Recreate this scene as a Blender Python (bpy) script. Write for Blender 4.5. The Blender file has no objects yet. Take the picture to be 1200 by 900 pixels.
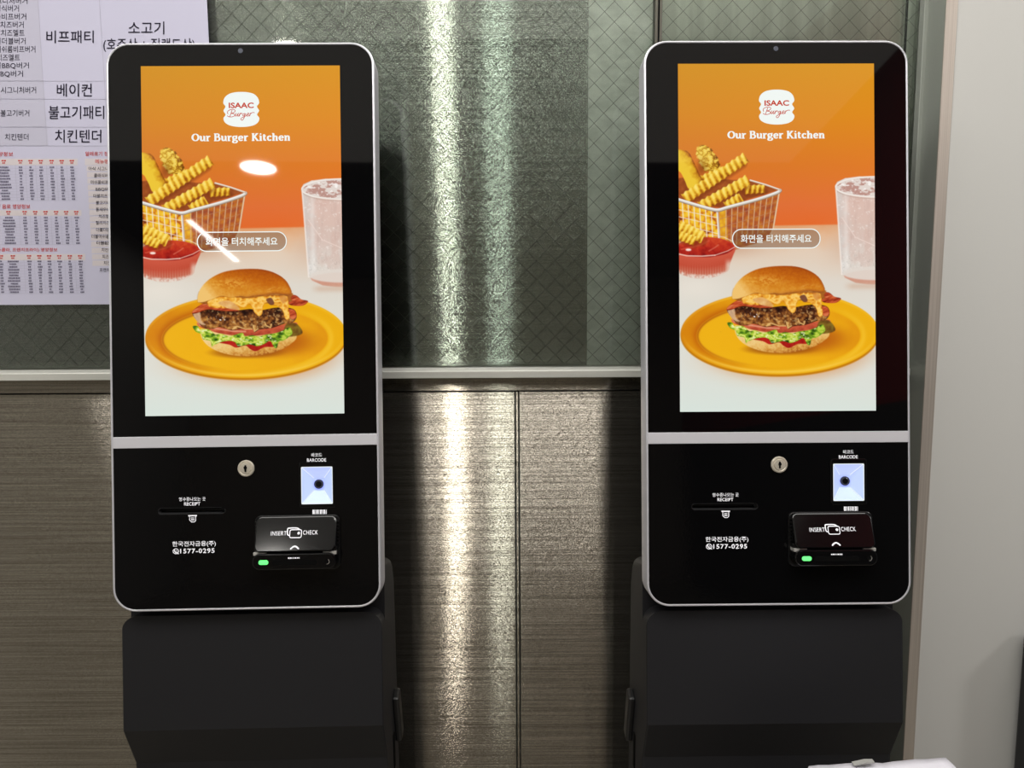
# ------------------------------------------------------------------ the picture shown on the displays
import numpy as np
PW, PH, PS = 230, 407, 2.0            # picture size in picture units, samples per unit
def srgb(c):
    c = np.asarray(c, float) / 255.0
    return np.where(c <= 0.04045, c / 12.92, ((c + 0.055) / 1.055) ** 2.4)
class Painter:
    def __init__(s):
        s.nx, s.ny = int(PW * PS) + 1, int(PH * PS) + 1
        s.u, s.v = np.meshgrid(np.arange(s.nx) / PS, np.arange(s.ny) / PS)
        s.a = np.zeros((s.ny, s.nx, 3))
    def noise(s, sx, sy=None, seed=0, octv=3, rot=0.0):
        sy = sy or sx
        out = np.zeros_like(s.u); amp, tot = 1.0, 0.0
        c, d = np.cos(rot), np.sin(rot)
        uu, vv = s.u * c + s.v * d, -s.u * d + s.v * c
        for o in range(octv):
            r = np.random.RandomState(seed * 17 + o).rand(128, 128)
            x, y = uu / sx * 2 ** o + 11.3, vv / sy * 2 ** o + 7.7
            xi, yi = np.floor(x).astype(int), np.floor(y).astype(int)
            fx, fy = x - xi, y - yi
            fx, fy = fx * fx * (3 - 2 * fx), fy * fy * (3 - 2 * fy)
            g = lambda i, j: r[(yi + j) % 128, (xi + i) % 128]
            out += amp * ((g(0, 0) * (1 - fx) + g(1, 0) * fx) * (1 - fy) + (g(0, 1) * (1 - fx) + g(1, 1) * fx) * fy)
            tot += amp; amp *= 0.55
        return out / tot
    def cells(s, scale, seed=0):
        r = np.random.RandomState(seed)
        x, y = s.u / scale, s.v / scale
        xi, yi = np.floor(x).astype(int), np.floor(y).astype(int)
        jx, jy = r.rand(128, 128), r.rand(128, 128)
        best = np.full_like(s.u, 9.0)
        for i in (-1, 0, 1):
            for j in (-1, 0, 1):
                cx, cy = xi + i, yi + j
                dx = cx + jx[cy % 128, cx % 128] - x; dy = cy + jy[cy % 128, cx % 128] - y
                best = np.minimum(best, np.hypot(dx, dy))
        return best
    def sdf(s, pts, closed=True):
        p = np.asarray(pts, float)
        q = np.roll(p, -1, 0) if closed else p[1:]
        if not closed: p = p[:-1]
        best = np.full(s.u.shape, 1e9); ins = np.zeros(s.u.shape, bool)
        for (ax, ay), (bx, by) in zip(p, q):
            ex, ey = bx - ax, by - ay
            wx, wy = s.u - ax, s.v - ay
            t = np.clip((wx * ex + wy * ey) / (ex * ex + ey * ey + 1e-12), 0, 1)
            best = np.minimum(best, (wx - ex * t) ** 2 + (wy - ey * t) ** 2)
            if closed and ay != by:
                c = ((ay > s.v) != (by > s.v)) & (s.u < ex * (s.v - ay) / ey + ax)
                ins ^= c
        d = np.sqrt(best)
        return np.where(ins, -d, d) if closed else d
    def ell(s, cx, cy, rx, ry):
        x, y = (s.u - cx), (s.v - cy)
        k = np.sqrt((x / rx) ** 2 + (y / ry) ** 2) + 1e-9
        g = np.hypot(x / rx ** 2, y / ry ** 2) / k + 1e-9
        return (k - 1) / g
    def over(s, color, alpha):
        col = np.asarray(color, float)
        if col.ndim == 1: col = col[None, None, :]
        al = np.clip(alpha, 0, 1)[..., None]
        s.a = s.a * (1 - al) + col * al
    def fill(s, d, color, soft=0.5, op=1.0):
        s.over(color, np.clip(0.5 - d / (2 * soft), 0, 1) * op)
def smooth_pts(pts, closed=True, n=4):
    p = np.asarray(pts, float); out = []
    m = len(p)
    for i in range(m if closed else m - 1):
        if closed: a, b, c, d = p[i - 1], p[i], p[(i + 1) % m], p[(i + 2) % m]
        else: a, b, c, d = p[max(i - 1, 0)], p[i], p[i + 1], p[min(i + 2, m - 1)]
        for t in np.arange(n) / n:
            out.append(0.5 * (2 * b + (c - a) * t + (2 * a - 5 * b + 4 * c - d) * t * t + (3 * b - a - 3 * c + d) * t ** 3))
    if not closed: out.append(p[-1])
    return np.array(out)
def mixc(stops, t):                    # colour ramp on an array
    t = np.asarray(t); xs = [q[0] for q in stops]
    return np.stack([np.interp(t, xs, [q[1][k] for q in stops]) for k in range(3)], -1)
def smst(a, b, x):
    t = np.clip((x - a) / (b - a), 0, 1); return t * t * (3 - 2 * t)
def paint_picture():
    P = Painter(); u, v = P.u, P.v
    B = lambda *q: [(x / 7.5 + 47, y / 7.5 + 227) for x, y in q]         # regions drawn at their own scale
    K = lambda *q: [(x / 8.571 - 3, y / 8.571 + 87) for x, y in q]
    T = lambda *q: [(x / 10 - 3, y / 10 + 167) for x, y in q]
    G = lambda *q: [(x / 6 + 137, y / 6 + 117) for x, y in q]
    n1, n2, n3 = P.noise(18, seed=1), P.noise(5, seed=2), P.noise(2.2, seed=3, octv=2)
    # orange backdrop
    P.a = mixc([(0, (214, 146, 30)), (60, (218, 137, 32)), (120, (219, 121, 42)), (165, (223, 112, 56)), (190, (226, 106, 46))], v + (n1 - .5) * 6)
    P.a += ((u / PW - 0.5) * 8)[..., None] * np.array([1, .5, 0])
    # table top
    tab = mixc([(188, (222, 158, 108)), (200, (228, 184, 146)), (220, (226, 204, 182)), (255, (222, 214, 202)), (300, (222, 220, 210)), (360, (221, 222, 213)), (407, (216, 226, 218))], v + (n1 - .5) * 8 - (u - 140) * .02)
    P.fill(189.5 - v + (u - 115) * -0.012, tab, 1.0)
    P.over((196, 150, 120), .5 * np.exp(-(((u - 60) / 40) ** 2 + ((v - 216) / 10) ** 2)))
    P.over((236, 228, 216), .5 * np.exp(-(((u - 20) / 30) ** 2 + ((v - 262) / 14) ** 2)))
    P.over((206, 172, 150), .45 * np.exp(-(((u - 195) / 22) ** 2 + ((v - 215) / 22) ** 2)))
    # inside of the basket
    P.fill(P.sdf(K((20, 400), (250, 380), (560, 420), (760, 430), (1035, 520), (440, 700), (20, 600))), mixc([(0, (122, 56, 24)), (1, (176, 92, 44))], n2), .8, .92)
    # chicken strip at the left edge, fried bite
    d = P.sdf(smooth_pts(K((5, 130), (70, 120), (130, 145), (180, 240), (235, 360), (275, 430), (230, 520), (130, 510), (90, 430), (50, 350), (10, 300))))
    P.fill(d, mixc([(0, (238, 198, 58)), (.4, (222, 170, 42)), (.75, (184, 110, 26)), (1, (132, 66, 22))], (u - (v - 100) * .5 + 1) / 17 + (n2 - .5) * .7 + smst(-3, 0, d) * .25), .6)
    d = P.sdf(smooth_pts(K((205, 110), (260, 70), (330, 90), (375, 140), (420, 200), (440, 280), (410, 330), (340, 340), (290, 330), (245, 270), (220, 200))))
    c = np.abs(P.noise(5.5, 4.5, seed=6, octv=3) - .5) * 4.5
    P.fill(d - (n3 - .5) * 3, mixc([(0, (242, 212, 100)), (.45, (228, 186, 62)), (.8, (178, 122, 30)), (1.1, (118, 68, 18))], (1 - c) * .85 + (u - 34) / 50 + smst(-2.5, 0, d) * .3), .7)
    P.over((90, 40, 20), .45 * np.exp(-(((u - 27) / 6) ** 2 + ((v - 122) / 9) ** 2)) * smst(18, 24, u))
    def fry(p0, p1, w, n, seed=0, dark=0.0, skew=.35):
        (x0, y0), (x1, y1) = p0, p1
        L = np.hypot(x1 - x0, y1 - y0); ex, ey = (x1 - x0) / L, (y1 - y0) / L
        t = (u - x0) * ex + (v - y0) * ey; q = -(u - x0) * ey + (v - y0) * ex
        ph = 2 * np.pi * (n * t / L + skew * q / w)
        wob = np.sin(ph) * w * .05
        d = np.maximum(np.abs(q - wob) - w / 2, np.maximum(-t, t - L))
        sh = .42 + .42 * np.sin(ph + 1.2) + q / w * .75 + (n2 - .5) * .8 + (n3 - .5) * .35 + dark
        P.fill(P.sdf([(x0 + 1, y0 + w * .3), (x0 + (x1 - x0) * .93, y0 + (y1 - y0) * .93 + w * .3)], False) - w * .48, (118, 52, 22), 1.6, .42)
        P.fill(d, mixc([(-.3, (252, 226, 118)), (.2, (244, 206, 78)), (.55, (228, 176, 48)), (.95, (190, 122, 26)), (1.4, (134, 70, 18))], sh), .6)
    fry(K((270, 430),)[0], K((470, 340),)[0], 13, 4, dark=.15)
    fry(K((690, 520),)[0], K((890, 510),)[0], 10, 4, dark=.25)
    fry(K((80, 610),)[0], K((705, 195),)[0], 12.6, 12, skew=.22)
    fry(K((240, 690),)[0], K((725, 420),)[0], 12.6, 9, dark=.05, skew=.22)
    fry(K((500, 690),)[0], K((655, 595),)[0], 12, 3.5, dark=.1)
    # basket faces: contents, then wires
    left = K((15, 610), (400, 730), (430, 900), (440, 1130), (150, 1130), (15, 1000))
    rightf = K((430, 725), (1040, 545), (985, 880), (900, 1030), (520, 1140), (440, 1130))
    c2 = P.cells(6.5, 9)
    P.fill(P.sdf(left), mixc([(0, (246, 204, 66)), (.38, (238, 182, 42)), (.62, (206, 116, 34)), (.85, (122, 54, 24))], c2 * .9 + (n2 - .5) * .5), .7)
    P.fill(P.sdf(rightf), mixc([(0, (196, 120, 44)), (.5, (170, 86, 46)), (1, (128, 66, 56))], c2 * .8 + (n2 - .5) * .6), .7, .93)
    P.fill(P.sdf(K((430, 735), (500, 715), (520, 1100), (440, 1130))), mixc([(0, (244, 196, 50)), (1, (216, 140, 30))], c2), .8, .85)
    def wire(pts, w, col, op=1.0, scale=K):
        P.fill(P.sdf(scale(*pts), False) - w / 2, col, .45, op)
    W1, W2 = (240, 226, 206), (214, 176, 138)
    for k in range(7):                                                       # left face, uprights and rows
        x = 60 + k * 58; y = 625 + k * 17
        wire([(x, y), (x + 22, y + 470)], 1.1, W1, .95)
    for k in range(5):
        wire([(15, 715 + k * 70), (420, 800 + k * 80)], 1.0, W1, .8)
    for k in range(10):                                                      # right face
        x = 500 + k * 59; y = 712 - k * 18
        wire([(x, y), (x - 4 - k * 6, y + 400 - k * 6)], 1.0, W2, .95)
    for k in range(4):
        wire([(440, 810 + k * 90), (1020 - k * 18, 640 + k * 92)], .7, (186, 128, 92), .8)
    wire([(415, 735), (440, 1130)], 2.2, (196, 178, 160)); wire([(408, 735), (432, 1130)], .9, (250, 244, 236))
    wire([(1035, 550), (975, 900), (930, 1020)], 1.4, (226, 196, 160))
    wire([(440, 1130), (700, 1090), (930, 1020)], 1.2, (214, 176, 138), .8)
    for off, w, col in ((4, 4.2, (150, 128, 110)), (0, 3.0, (214, 208, 198)), (-6, 1.1, (252, 250, 246))):   # rim
        P.fill(P.sdf(smooth_pts(K((10, 610 + off), (200, 668 + off), (360, 712 + off), (430, 718 + off), (520, 692 + off), (800, 618 + off), (1000, 552 + off), (1045, 525 + off)), False), False) - w / 2, col, .5)
    wire([(745, 425), (900, 470), (1045, 522)], 1.9, (200, 178, 156)); wire([(745, 421), (900, 466), (1035, 514)], .8, (250, 240, 228))
    # ketchup bowl
    bowl = smooth_pts(T((20, 520), (30, 430), (200, 370), (420, 360), (600, 400), (690, 480), (660, 580), (620, 680), (590, 760), (430, 830), (250, 845), (100, 810), (30, 760)))
    d = P.sdf(bowl)
    P.fill(d, mixc([(218, (192, 74, 52)), (228, (204, 88, 66)), (238, (194, 78, 56)), (246, (196, 104, 80)), (252, (220, 200, 186))], v + (u - 25) ** 2 * .006), .6)
    P.over((236, 214, 200), (np.sin(u * 2.1) > .35) * smst(232, 246, v) * (d < -1) * .2)
    P.over((236, 228, 216), smst(245, 249, v + (u - 30) ** 2 * .006) * (d < 0) * smst(.3, .7, n3) * .7)
    P.over((232, 214, 196), smst(52, 58, u) * (d < 0) * smst(226, 236, v) * .75)
    d = P.sdf(smooth_pts(T((20, 470), (100, 420), (300, 365), (480, 375), (640, 425), (680, 480), (600, 545), (400, 590), (180, 580), (30, 540))))
    P.fill(d, mixc([(0, (206, 72, 40)), (.5, (178, 42, 30)), (1, (132, 22, 22))], (v - 206) / 16 * .6 + (n2 - .5) * .9 + .1), .7)
    wire([(60, 500), (200, 470), (300, 440), (380, 400)], 2.2, (214, 84, 58), .7, T)
    wire([(380, 520), (450, 480), (490, 450)], 1.4, (220, 120, 96), .6, T)
    P.fill(P.ell(11, 217.5, 3.2, 1.4), (252, 232, 220), .8)
    wire([(30, 555), (120, 575), (300, 580), (450, 570)], 1.3, (244, 214, 198), .85, T)
    wire([(450, 570), (600, 520), (690, 470), (660, 410), (560, 360), (420, 335), (280, 325)], .9, (246, 224, 206), .75, T)
    fry(T((20, 230),)[0], T((315, 365),)[0], 14, 5.5, dark=-.05, skew=.2)
    fry(T((20, 330),)[0], T((215, 405),)[0], 11, 4, dark=.05)
    # drink glass
    gp = G((280, 160), (290, 250), (300, 400), (312, 560), (325, 770), (345, 805), (420, 840), (560, 858), (570, 100), (450, 92), (350, 105), (295, 130))
    d = P.sdf(gp)
    base = mixc([(132, (228, 214, 206)), (165, (220, 194, 184)), (200, (216, 194, 184)), (235, (222, 214, 205)), (260, (216, 206, 196))], v + (n1 - .5) * 30)
    P.fill(d, base, .6, .95)
    P.over((206, 206, 202), (d < 0) * smst(206, 186, u + (n2 - .5) * 14) * .55)
    P.over((248, 240, 234), (d < 0) * smst(.66, .8, n3) * .4 * smst(150, 160, v))
    P.over((176, 168, 160), (d < 0) * smst(.66, .85, P.noise(1.6, seed=8, octv=2)) * smst(196, 240, v) * .5)
    P.over((206, 168, 154), (d < 0) * smst(.45, .75, P.noise(9, 14, seed=12)) * .3)
    P.over((176, 150, 142), (d < 0) * smst(.55, .75, P.noise(4, 18, seed=13)) * .16)
    P.over((250, 246, 240), (d < 0) * np.exp(-((u - 196) / 3.0) ** 2) * .35)
    wire([(325, 380), (420, 520), (555, 580)], .9, (246, 226, 216), .6, G)
    P.fill(np.maximum(P.ell(230, 250.5, 38, 8.5), d), (206, 140, 116), .7, .8)
    P.fill(np.maximum(P.ell(230, 246.0, 38, 8), d), (224, 214, 204), .9, .9)
    rim = P.ell(231, 144.5, 47, 12)
    P.fill(np.maximum(rim, u - 231), (226, 214, 206), .6)
    P.over((176, 124, 112), (rim < -1.5) * smst(.42, .6, P.noise(7, 4, seed=21)) * .75)
    P.over((252, 248, 244), (rim < -1.5) * smst(.6, .75, P.noise(5, 3, seed=23)) * .8)
    P.fill(np.abs(rim) - .6, (246, 240, 232), .5, .9)
    P.fill(np.abs(P.ell(231, 145.5, 47.5, 13)) - .4, (178, 150, 136), .5, .5 * (v > 145))
    P.fill(np.abs(u - (184.2 + (v - 142) * .062)) - .8, (240, 230, 222), .6, ((v > 146) & (v < 248)) * .9)
    P.over((206, 172, 148), .55 * np.exp(-((v - 261) / 4.0) ** 2) * smst(190, 205, u))
    # plate: its shadow, rim, well
    P.over((206, 124, 58), .85 * smst(1.0, .35, np.hypot((u - 128) / 122, (v - 333) / 46)) )
    P.over((226, 176, 128), .5 * smst(1.0, .2, np.hypot((u - 118) / 130, (v - 345) / 42)))
    cx, cy = 117.5, 315
    P.fill(P.ell(cx, cy + 2.6, 116.5, 49), (196, 124, 14), .8)
    pl = P.ell(cx, cy, 116, 49)
    ang = np.arctan2((v - cy) / 49, (u - cx) / 116)
    rimc = mixc([(0, (236, 174, 20)), (.5, (232, 164, 20)), (1, (206, 118, 16))], np.clip(.35 + .5 * np.cos(ang - 2.75) * 1.0 - .25 * np.sin(ang) + (n1 - .5) * .2, 0, 1))
    P.fill(pl, rimc, .7)
    well = P.ell(cx - 1.5, cy + 3.5, 96, 37.5)
    P.over((186, 92, 14), np.exp(-(well / 5.0) ** 2) * np.clip(np.cos(ang + 2.8), 0, 1) * .75)
    P.over((248, 202, 60), np.exp(-((well - 4) / 3.0) ** 2) * np.clip(-np.cos(ang + 2.6), 0, 1) * .5)
    P.fill(well, mixc([(0, (240, 180, 26)), (.6, (236, 170, 22)), (1, (214, 128, 16))], np.clip(.2 + (u - 90) / 190 + (n1 - .5) * .2, 0, 1)), 1.2, .93)
    P.over((176, 92, 18), np.exp(-((well + 1.2) / 1.4) ** 2) * np.clip(np.cos(ang + 2.9), 0, 1) * .8)
    P.over((252, 216, 96), np.exp(-((pl + 3.0) / 1.6) ** 2) * np.clip(np.sin(ang), 0, 1) * .55)
    P.over((250, 206, 70), np.exp(-((pl + 1.5) / 1.2) ** 2) * np.clip(-np.sin(ang), 0, 1) * .5)
    P.over((176, 84, 18), .8 * smst(1.0, .3, np.hypot((u - 150) / 62, (v - 322) / 24)) * (pl < 0))     # burger's shadow, as photographed
    P.over((150, 76, 18), .7 * smst(1.0, .5, np.hypot((u - 118) / 52, (v - 334) / 9)))
    # bottom bun
    bun = smooth_pts(B((135, 600), (145, 680), (205, 750), (300, 800), (420, 830), (540, 838), (680, 825), (800, 795), (900, 745), (965, 680), (900, 640), (500, 620), (200, 600)))
    d = P.sdf(bun)
    P.fill(d, mixc([(0, (240, 206, 136)), (.5, (230, 184, 104)), (.8, (208, 146, 64)), (1, (170, 98, 36))], (v - 318) / 24 * .9 + (u - 100) / 160 + (n3 - .5) * .5), .6)
    P.fill(P.sdf(smooth_pts(B((280, 712), (420, 700), (600, 715), (770, 712), (770, 758), (690, 760), (610, 795), (560, 775), (520, 745), (440, 762), (380, 735)))), mixc([(0, (200, 44, 30)), (1, (146, 20, 20))], n2), .6)
    # tomato and onion, dark leaf edges
    P.fill(P.sdf(smooth_pts(B((108, 535), (160, 560), (400, 590), (700, 590), (940, 545), (970, 575), (900, 610), (720, 650), (500, 662), (320, 640), (200, 605), (115, 570)))),
           mixc([(0, (222, 132, 92)), (.5, (198, 88, 58)), (1, (150, 52, 36))], (v - 300) / 14 * .5 + n2 * .7 - .1), .6)
    wire([(130, 560), (250, 590), (420, 618), (520, 622)], 2.0, (232, 164, 130), .7, B)
    P.fill(P.sdf(smooth_pts(B((880, 560), (960, 555), (1015, 620), (1000, 655), (900, 670), (860, 620)))), mixc([(0, (150, 130, 40)), (1, (86, 48, 22))], n2), .7)
    # lettuce
    let = smooth_pts(B((65, 572), (110, 570), (128, 600), (170, 595), (215, 605), (260, 645), (310, 638), (370, 660), (430, 650), (495, 632), (520, 665), (580, 655), (640, 668), (700, 650), (780, 640), (850, 615), (905, 590), (930, 640), (890, 680), (850, 705), (810, 715), (795, 765), (770, 765), (735, 705), (690, 730), (620, 752), (560, 735), (500, 745), (455, 752), (430, 715), (380, 700), (310, 712), (250, 735), (230, 750), (215, 700), (155, 685), (140, 640), (95, 620)), n=3)
    d = P.sdf(let)
    rg = np.abs(P.noise(8.5, 6.0, seed=31, octv=3) - .5) * 5
    P.fill(d, mixc([(0, (222, 226, 120)), (.3, (178, 202, 62)), (.65, (128, 168, 40)), (1.0, (78, 120, 28)), (1.4, (38, 66, 18))], rg * .8 + smst(-1.5, 0, d) * .25 + (u - 110) / 300), .5)
    P.over((236, 240, 190), (d < -.5) * smst(.68, .8, P.noise(4, 2.2, seed=33, octv=2)) * .7)
    # patty
    pat = smooth_pts(B((65, 460), (120, 440), (200, 425), (300, 430), (420, 440), (560, 425), (640, 440), (800, 415), (940, 430), (968, 500), (930, 550), (850, 560), (760, 592), (650, 605), (600, 630), (580, 600), (480, 600), (400, 610), (300, 580), (240, 595), (160, 585), (110, 530)))
    d = P.sdf(pat); c3 = P.cells(4.4, 14)
    tt = c3 * .5 + n2 * .35 + n3 * .3 + P.noise(7, seed=41) * .9 - .52
    P.fill(d, mixc([(0, (214, 164, 92)), (.28, (176, 118, 56)), (.5, (128, 76, 36)), (.75, (76, 40, 22)), (1.1, (36, 18, 14))], tt + smst(294, 286, v) * .35 + smst(-1.5, 0, d) * .2), .5)
    P.over((246, 236, 226), (d < -2) * smst(.72, .8, P.noise(2.4, seed=44, octv=2)) * np.exp(-(((u - 88) / 14) ** 2 + ((v - 297) / 5) ** 2)) * .95)
    P.over((226, 186, 120), (d < -1) * smst(.64, .78, P.noise(3.2, seed=45, octv=2)) * .5)
    for q in ([(690, 540), (700, 570), (740, 590), (750, 560)], [(590, 570), (600, 620), (630, 600)], [(410, 600), (450, 575), (520, 600), (580, 600)]):
        wire(q, 1.3, (232, 190, 120), .85, B)
    P.fill(P.sdf(smooth_pts(B((70, 465), (130, 450), (140, 520), (180, 560), (120, 545)))), (228, 190, 150), .8, .8)
    # bacon
    def bacon(pts, seed):
        d = P.sdf(smooth_pts(B(*pts)))
        P.fill(d, mixc([(0, (226, 138, 92)), (.4, (196, 82, 44)), (.8, (142, 44, 24)), (1, (92, 26, 18))], P.noise(9, 2.0, seed=seed, rot=-.3) * 1.3 - .2 + smst(-1, 0, d) * .2), .5)
    bacon([(60, 452), (100, 408), (170, 372), (260, 390), (380, 410), (470, 440), (330, 440), (200, 425), (100, 458)], 51)
    bacon([(880, 312), (960, 308), (1010, 345), (1070, 362), (1030, 398), (960, 402), (900, 385)], 52)
    bacon([(900, 430), (950, 440), (968, 490), (940, 520), (905, 500)], 53)
    P.fill(P.sdf(smooth_pts(B((140, 340), (300, 300), (600, 295), (915, 285), (920, 330), (900, 370), (600, 380), (300, 390), (150, 372)))), mixc([(0, (214, 140, 52)), (1, (128, 66, 26))], n2 + .1), .7, .95)
    # cheese
    ch = smooth_pts(B((205, 345), (300, 315), (420, 318), (545, 330), (700, 312), (860, 312), (895, 335), (900, 420), (908, 500), (885, 525), (862, 500), (850, 450), (800, 400), (760, 395), (710, 370), (680, 400), (668, 470), (640, 488), (605, 460), (585, 420), (555, 380), (520, 410), (470, 405), (430, 385), (380, 415), (300, 415), (230, 410), (200, 385)))
    d = P.sdf(ch)
    P.fill(d + .6, (150, 78, 20), .8, .8)
    P.fill(d, mixc([(0, (250, 206, 110)), (.4, (240, 176, 64)), (.75, (220, 140, 38)), (1.1, (170, 92, 24))], np.abs(P.noise(5, 4, seed=61, octv=2) - .5) * 2.2 + smst(-1.6, 0, d) * .4), .5)
    P.fill(P.sdf(smooth_pts(B((705, 345), (750, 330), (775, 380), (740, 392)))), (110, 64, 50), .6, .9)
    P.fill(P.sdf(smooth_pts(B((820, 320), (870, 315), (890, 350), (850, 380)))), (206, 130, 60), .8, .7)
    P.fill(P.sdf(smooth_pts(B((290, 370), (380, 350), (460, 400), (470, 432), (380, 420)))), mixc([(0, (240, 206, 150)), (1, (206, 140, 80))], n2), .8, .8)
    # top bun
    top = smooth_pts(B((112, 352), (116, 295), (150, 225), (220, 158), (320, 106), (430, 82), (560, 74), (680, 82), (780, 112), (860, 162), (905, 222), (926, 290), (880, 300), (780, 290), (690, 302), (600, 308), (540, 318), (480, 310), (400, 322), (320, 308), (240, 335), (170, 358), (125, 362)))
    d = P.sdf(top)
    P.fill(d + .2, (128, 66, 16), 1.3, .6 * (v > 262))
    hx, hy = (u - 110) / 58, (v - 252) / 22
    tb = .55 - .42 * hy + .12 * hx + (n1 - .5) * .15 + (P.noise(1.8, seed=71, octv=2) - .5) * .16 - .5 * smst(-.2, -1, hx) * smst(-1.2, .4, hy)
    P.fill(d, mixc([(0, (240, 194, 112)), (.22, (228, 166, 72)), (.45, (212, 134, 36)), (.7, (194, 102, 20)), (1.0, (160, 68, 16))], tb + .06), .6)
    P.over((246, 196, 92), .55 * np.exp(-(((u - 98) / 22) ** 2 + ((v - 254) / 6) ** 2)) * smst(.35, .65, P.noise(3, 2, seed=73)) * (d < -1))
    P.over((150, 66, 22), .45 * smst(-3.5, 0, d) * smst(0, 1, hx + .3) * (d < 0.3))
    P.over((236, 180, 92), .5 * np.exp(-(((u - 150) / 14) ** 2 + ((v - 262) / 3.0) ** 2)) * smst(.4, .6, P.noise(6, 2, seed=75, rot=-.35)) * (d < -1))
    # touch prompt: translucent fill
    rr = np.hypot(np.maximum(np.abs(u - 114) - 41.5, 0), np.maximum(np.abs(v - 204.8) - .6, 0)) - 10.5
    P.over((86, 62, 48), .38 * np.clip(.5 - rr, 0, 1))
    return P
# ------------------------------------------------------------------ scene
import bpy, bmesh, math, random
from mathutils import Vector, Matrix
C = bpy.context.scene.collection
sc = bpy.context.scene
sc.view_settings.view_transform = 'Standard'
sc.view_settings.look = 'None'
random.seed(4)
# ---------------- materials
def lin(c): return tuple(float(x) for x in srgb(c)) + (1.0,)
def mat(name, col=(128, 128, 128), rough=.5, metal=0.0, spec=.5, emit=None, es=0.0, coat=0.0, aniso=0.0):
    m = bpy.data.materials.new(name); m.use_nodes = True
    b = m.node_tree.nodes['Principled BSDF']
    b.inputs['Base Color'].default_value = lin(col)
    b.inputs['Roughness'].default_value = rough
    b.inputs['Metallic'].default_value = metal
    b.inputs['Specular IOR Level'].default_value = spec
    b.inputs['Coat Weight'].default_value = coat
    if emit: b.inputs['Emission Color'].default_value = lin(emit); b.inputs['Emission Strength'].default_value = es
    m['bsdf'] = b.name
    return m
def nd(m, t, **kw):
    n = m.node_tree.nodes.new(t)
    for k, v in kw.items(): setattr(n, k, v)
    return n
def lk(m, a, ao, b, bi): m.node_tree.links.new(a.outputs[ao], b.inputs[bi])
def bsdf(m): return m.node_tree.nodes['Principled BSDF']
def add_bump(m, scale, strength, dist=.001, stretch=(1, 1, 1), detail=2.0):
    tc = nd(m, 'ShaderNodeTexCoord'); mp = nd(m, 'ShaderNodeMapping'); mp.inputs['Scale'].default_value = stretch
    nz = nd(m, 'ShaderNodeTexNoise'); nz.inputs['Scale'].default_value = scale; nz.inputs['Detail'].default_value = detail
    bp = nd(m, 'ShaderNodeBump'); bp.inputs['Strength'].default_value = strength; bp.inputs['Distance'].default_value = dist
    lk(m, tc, 'Object', mp, 'Vector'); lk(m, mp, 'Vector', nz, 'Vector'); lk(m, nz, 'Fac', bp, 'Height'); lk(m, bp, 'Normal', bsdf(m), 'Normal')
    return nz
def add_tint(m, c0, c1, scale, stretch=(1, 1, 1), detail=3.0, rough=None, lo=.35, hi=.65):
    tc = nd(m, 'ShaderNodeTexCoord'); mp = nd(m, 'ShaderNodeMapping'); mp.inputs['Scale'].default_value = stretch
    nz = nd(m, 'ShaderNodeTexNoise'); nz.inputs['Scale'].default_value = scale; nz.inputs['Detail'].default_value = detail
    cr = nd(m, 'ShaderNodeValToRGB')
    cr.color_ramp.elements[0].position = lo; cr.color_ramp.elements[1].position = hi
    cr.color_ramp.elements[0].color = lin(c0); cr.color_ramp.elements[1].color = lin(c1)
    lk(m, tc, 'Object', mp, 'Vector'); lk(m, mp, 'Vector', nz, 'Vector'); lk(m, nz, 'Fac', cr, 'Fac'); lk(m, cr, 'Color', bsdf(m), 'Base Color')
    if rough:
        mr = nd(m, 'ShaderNodeMapRange'); mr.inputs['From Min'].default_value = .3; mr.inputs['From Max'].default_value = .7
        mr.inputs['To Min'].default_value = rough[0]; mr.inputs['To Max'].default_value = rough[1]
        lk(m, nz, 'Fac', mr, 'Value'); lk(m, mr, 'Result', bsdf(m), 'Roughness')
def steel(name, c0, c1, rough, aniso, tangent, stretch=(3, 3, 260), scale=2.0, brush=0.0, bias=0.0):
    m = mat(name, c0, sum(rough) / 2, 1.0)
    add_tint(m, c0, c1, scale, stretch, 4.0, rough)
    b = bsdf(m); b.inputs['Anisotropic'].default_value = aniso
    if brush > 0:                                                  # each hair-fine polishing line tilts the normal a little
        geo = nd(m, 'ShaderNodeNewGeometry'); mp = nd(m, 'ShaderNodeVectorMath'); mp.operation = 'MULTIPLY'; mp.inputs[1].default_value = (900, 900, 7000)
        fl = nd(m, 'ShaderNodeVectorMath'); fl.operation = 'FLOOR'; nz = nd(m, 'ShaderNodeTexWhiteNoise')
        ma = nd(m, 'ShaderNodeMath'); ma.operation = 'MULTIPLY_ADD'; ma.inputs[1].default_value = brush * 2; ma.inputs[2].default_value = -brush + bias
        cz = nd(m, 'ShaderNodeCombineXYZ'); va = nd(m, 'ShaderNodeVectorMath'); va.operation = 'ADD'; vn = nd(m, 'ShaderNodeVectorMath'); vn.operation = 'NORMALIZE'
        lk(m, geo, 'Position', mp, 0); lk(m, mp, 'Vector', fl, 0); lk(m, fl, 'Vector', nz, 'Vector'); lk(m, nz, 'Value', ma, 0); lk(m, ma, 'Value', cz, 2)
        lk(m, geo, 'Normal', va, 0); lk(m, cz, 'Vector', va, 1); lk(m, va, 'Vector', vn, 0); lk(m, vn, 'Vector', b, 'Normal')
    if tangent:
        cx = nd(m, 'ShaderNodeCombineXYZ')
        for k in range(3): cx.inputs[k].default_value = tangent[k]
        lk(m, cx, 'Vector', b, 'Tangent')
    return m
M = {}
M['silver'] = mat('satin_silver', (214, 214, 220), .38, .55)
M['bar'] = mat('matte_silver_bar', (196, 195, 200), .5, .25)
M['glass_black'] = mat('black_display_glass', (5, 5, 6), .03, 0, .5)
M['panel_black'] = mat('black_gloss_lacquer', (6, 6, 7), .07, 0, .45); add_bump(M['panel_black'], 260, .05, .0006)
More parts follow.
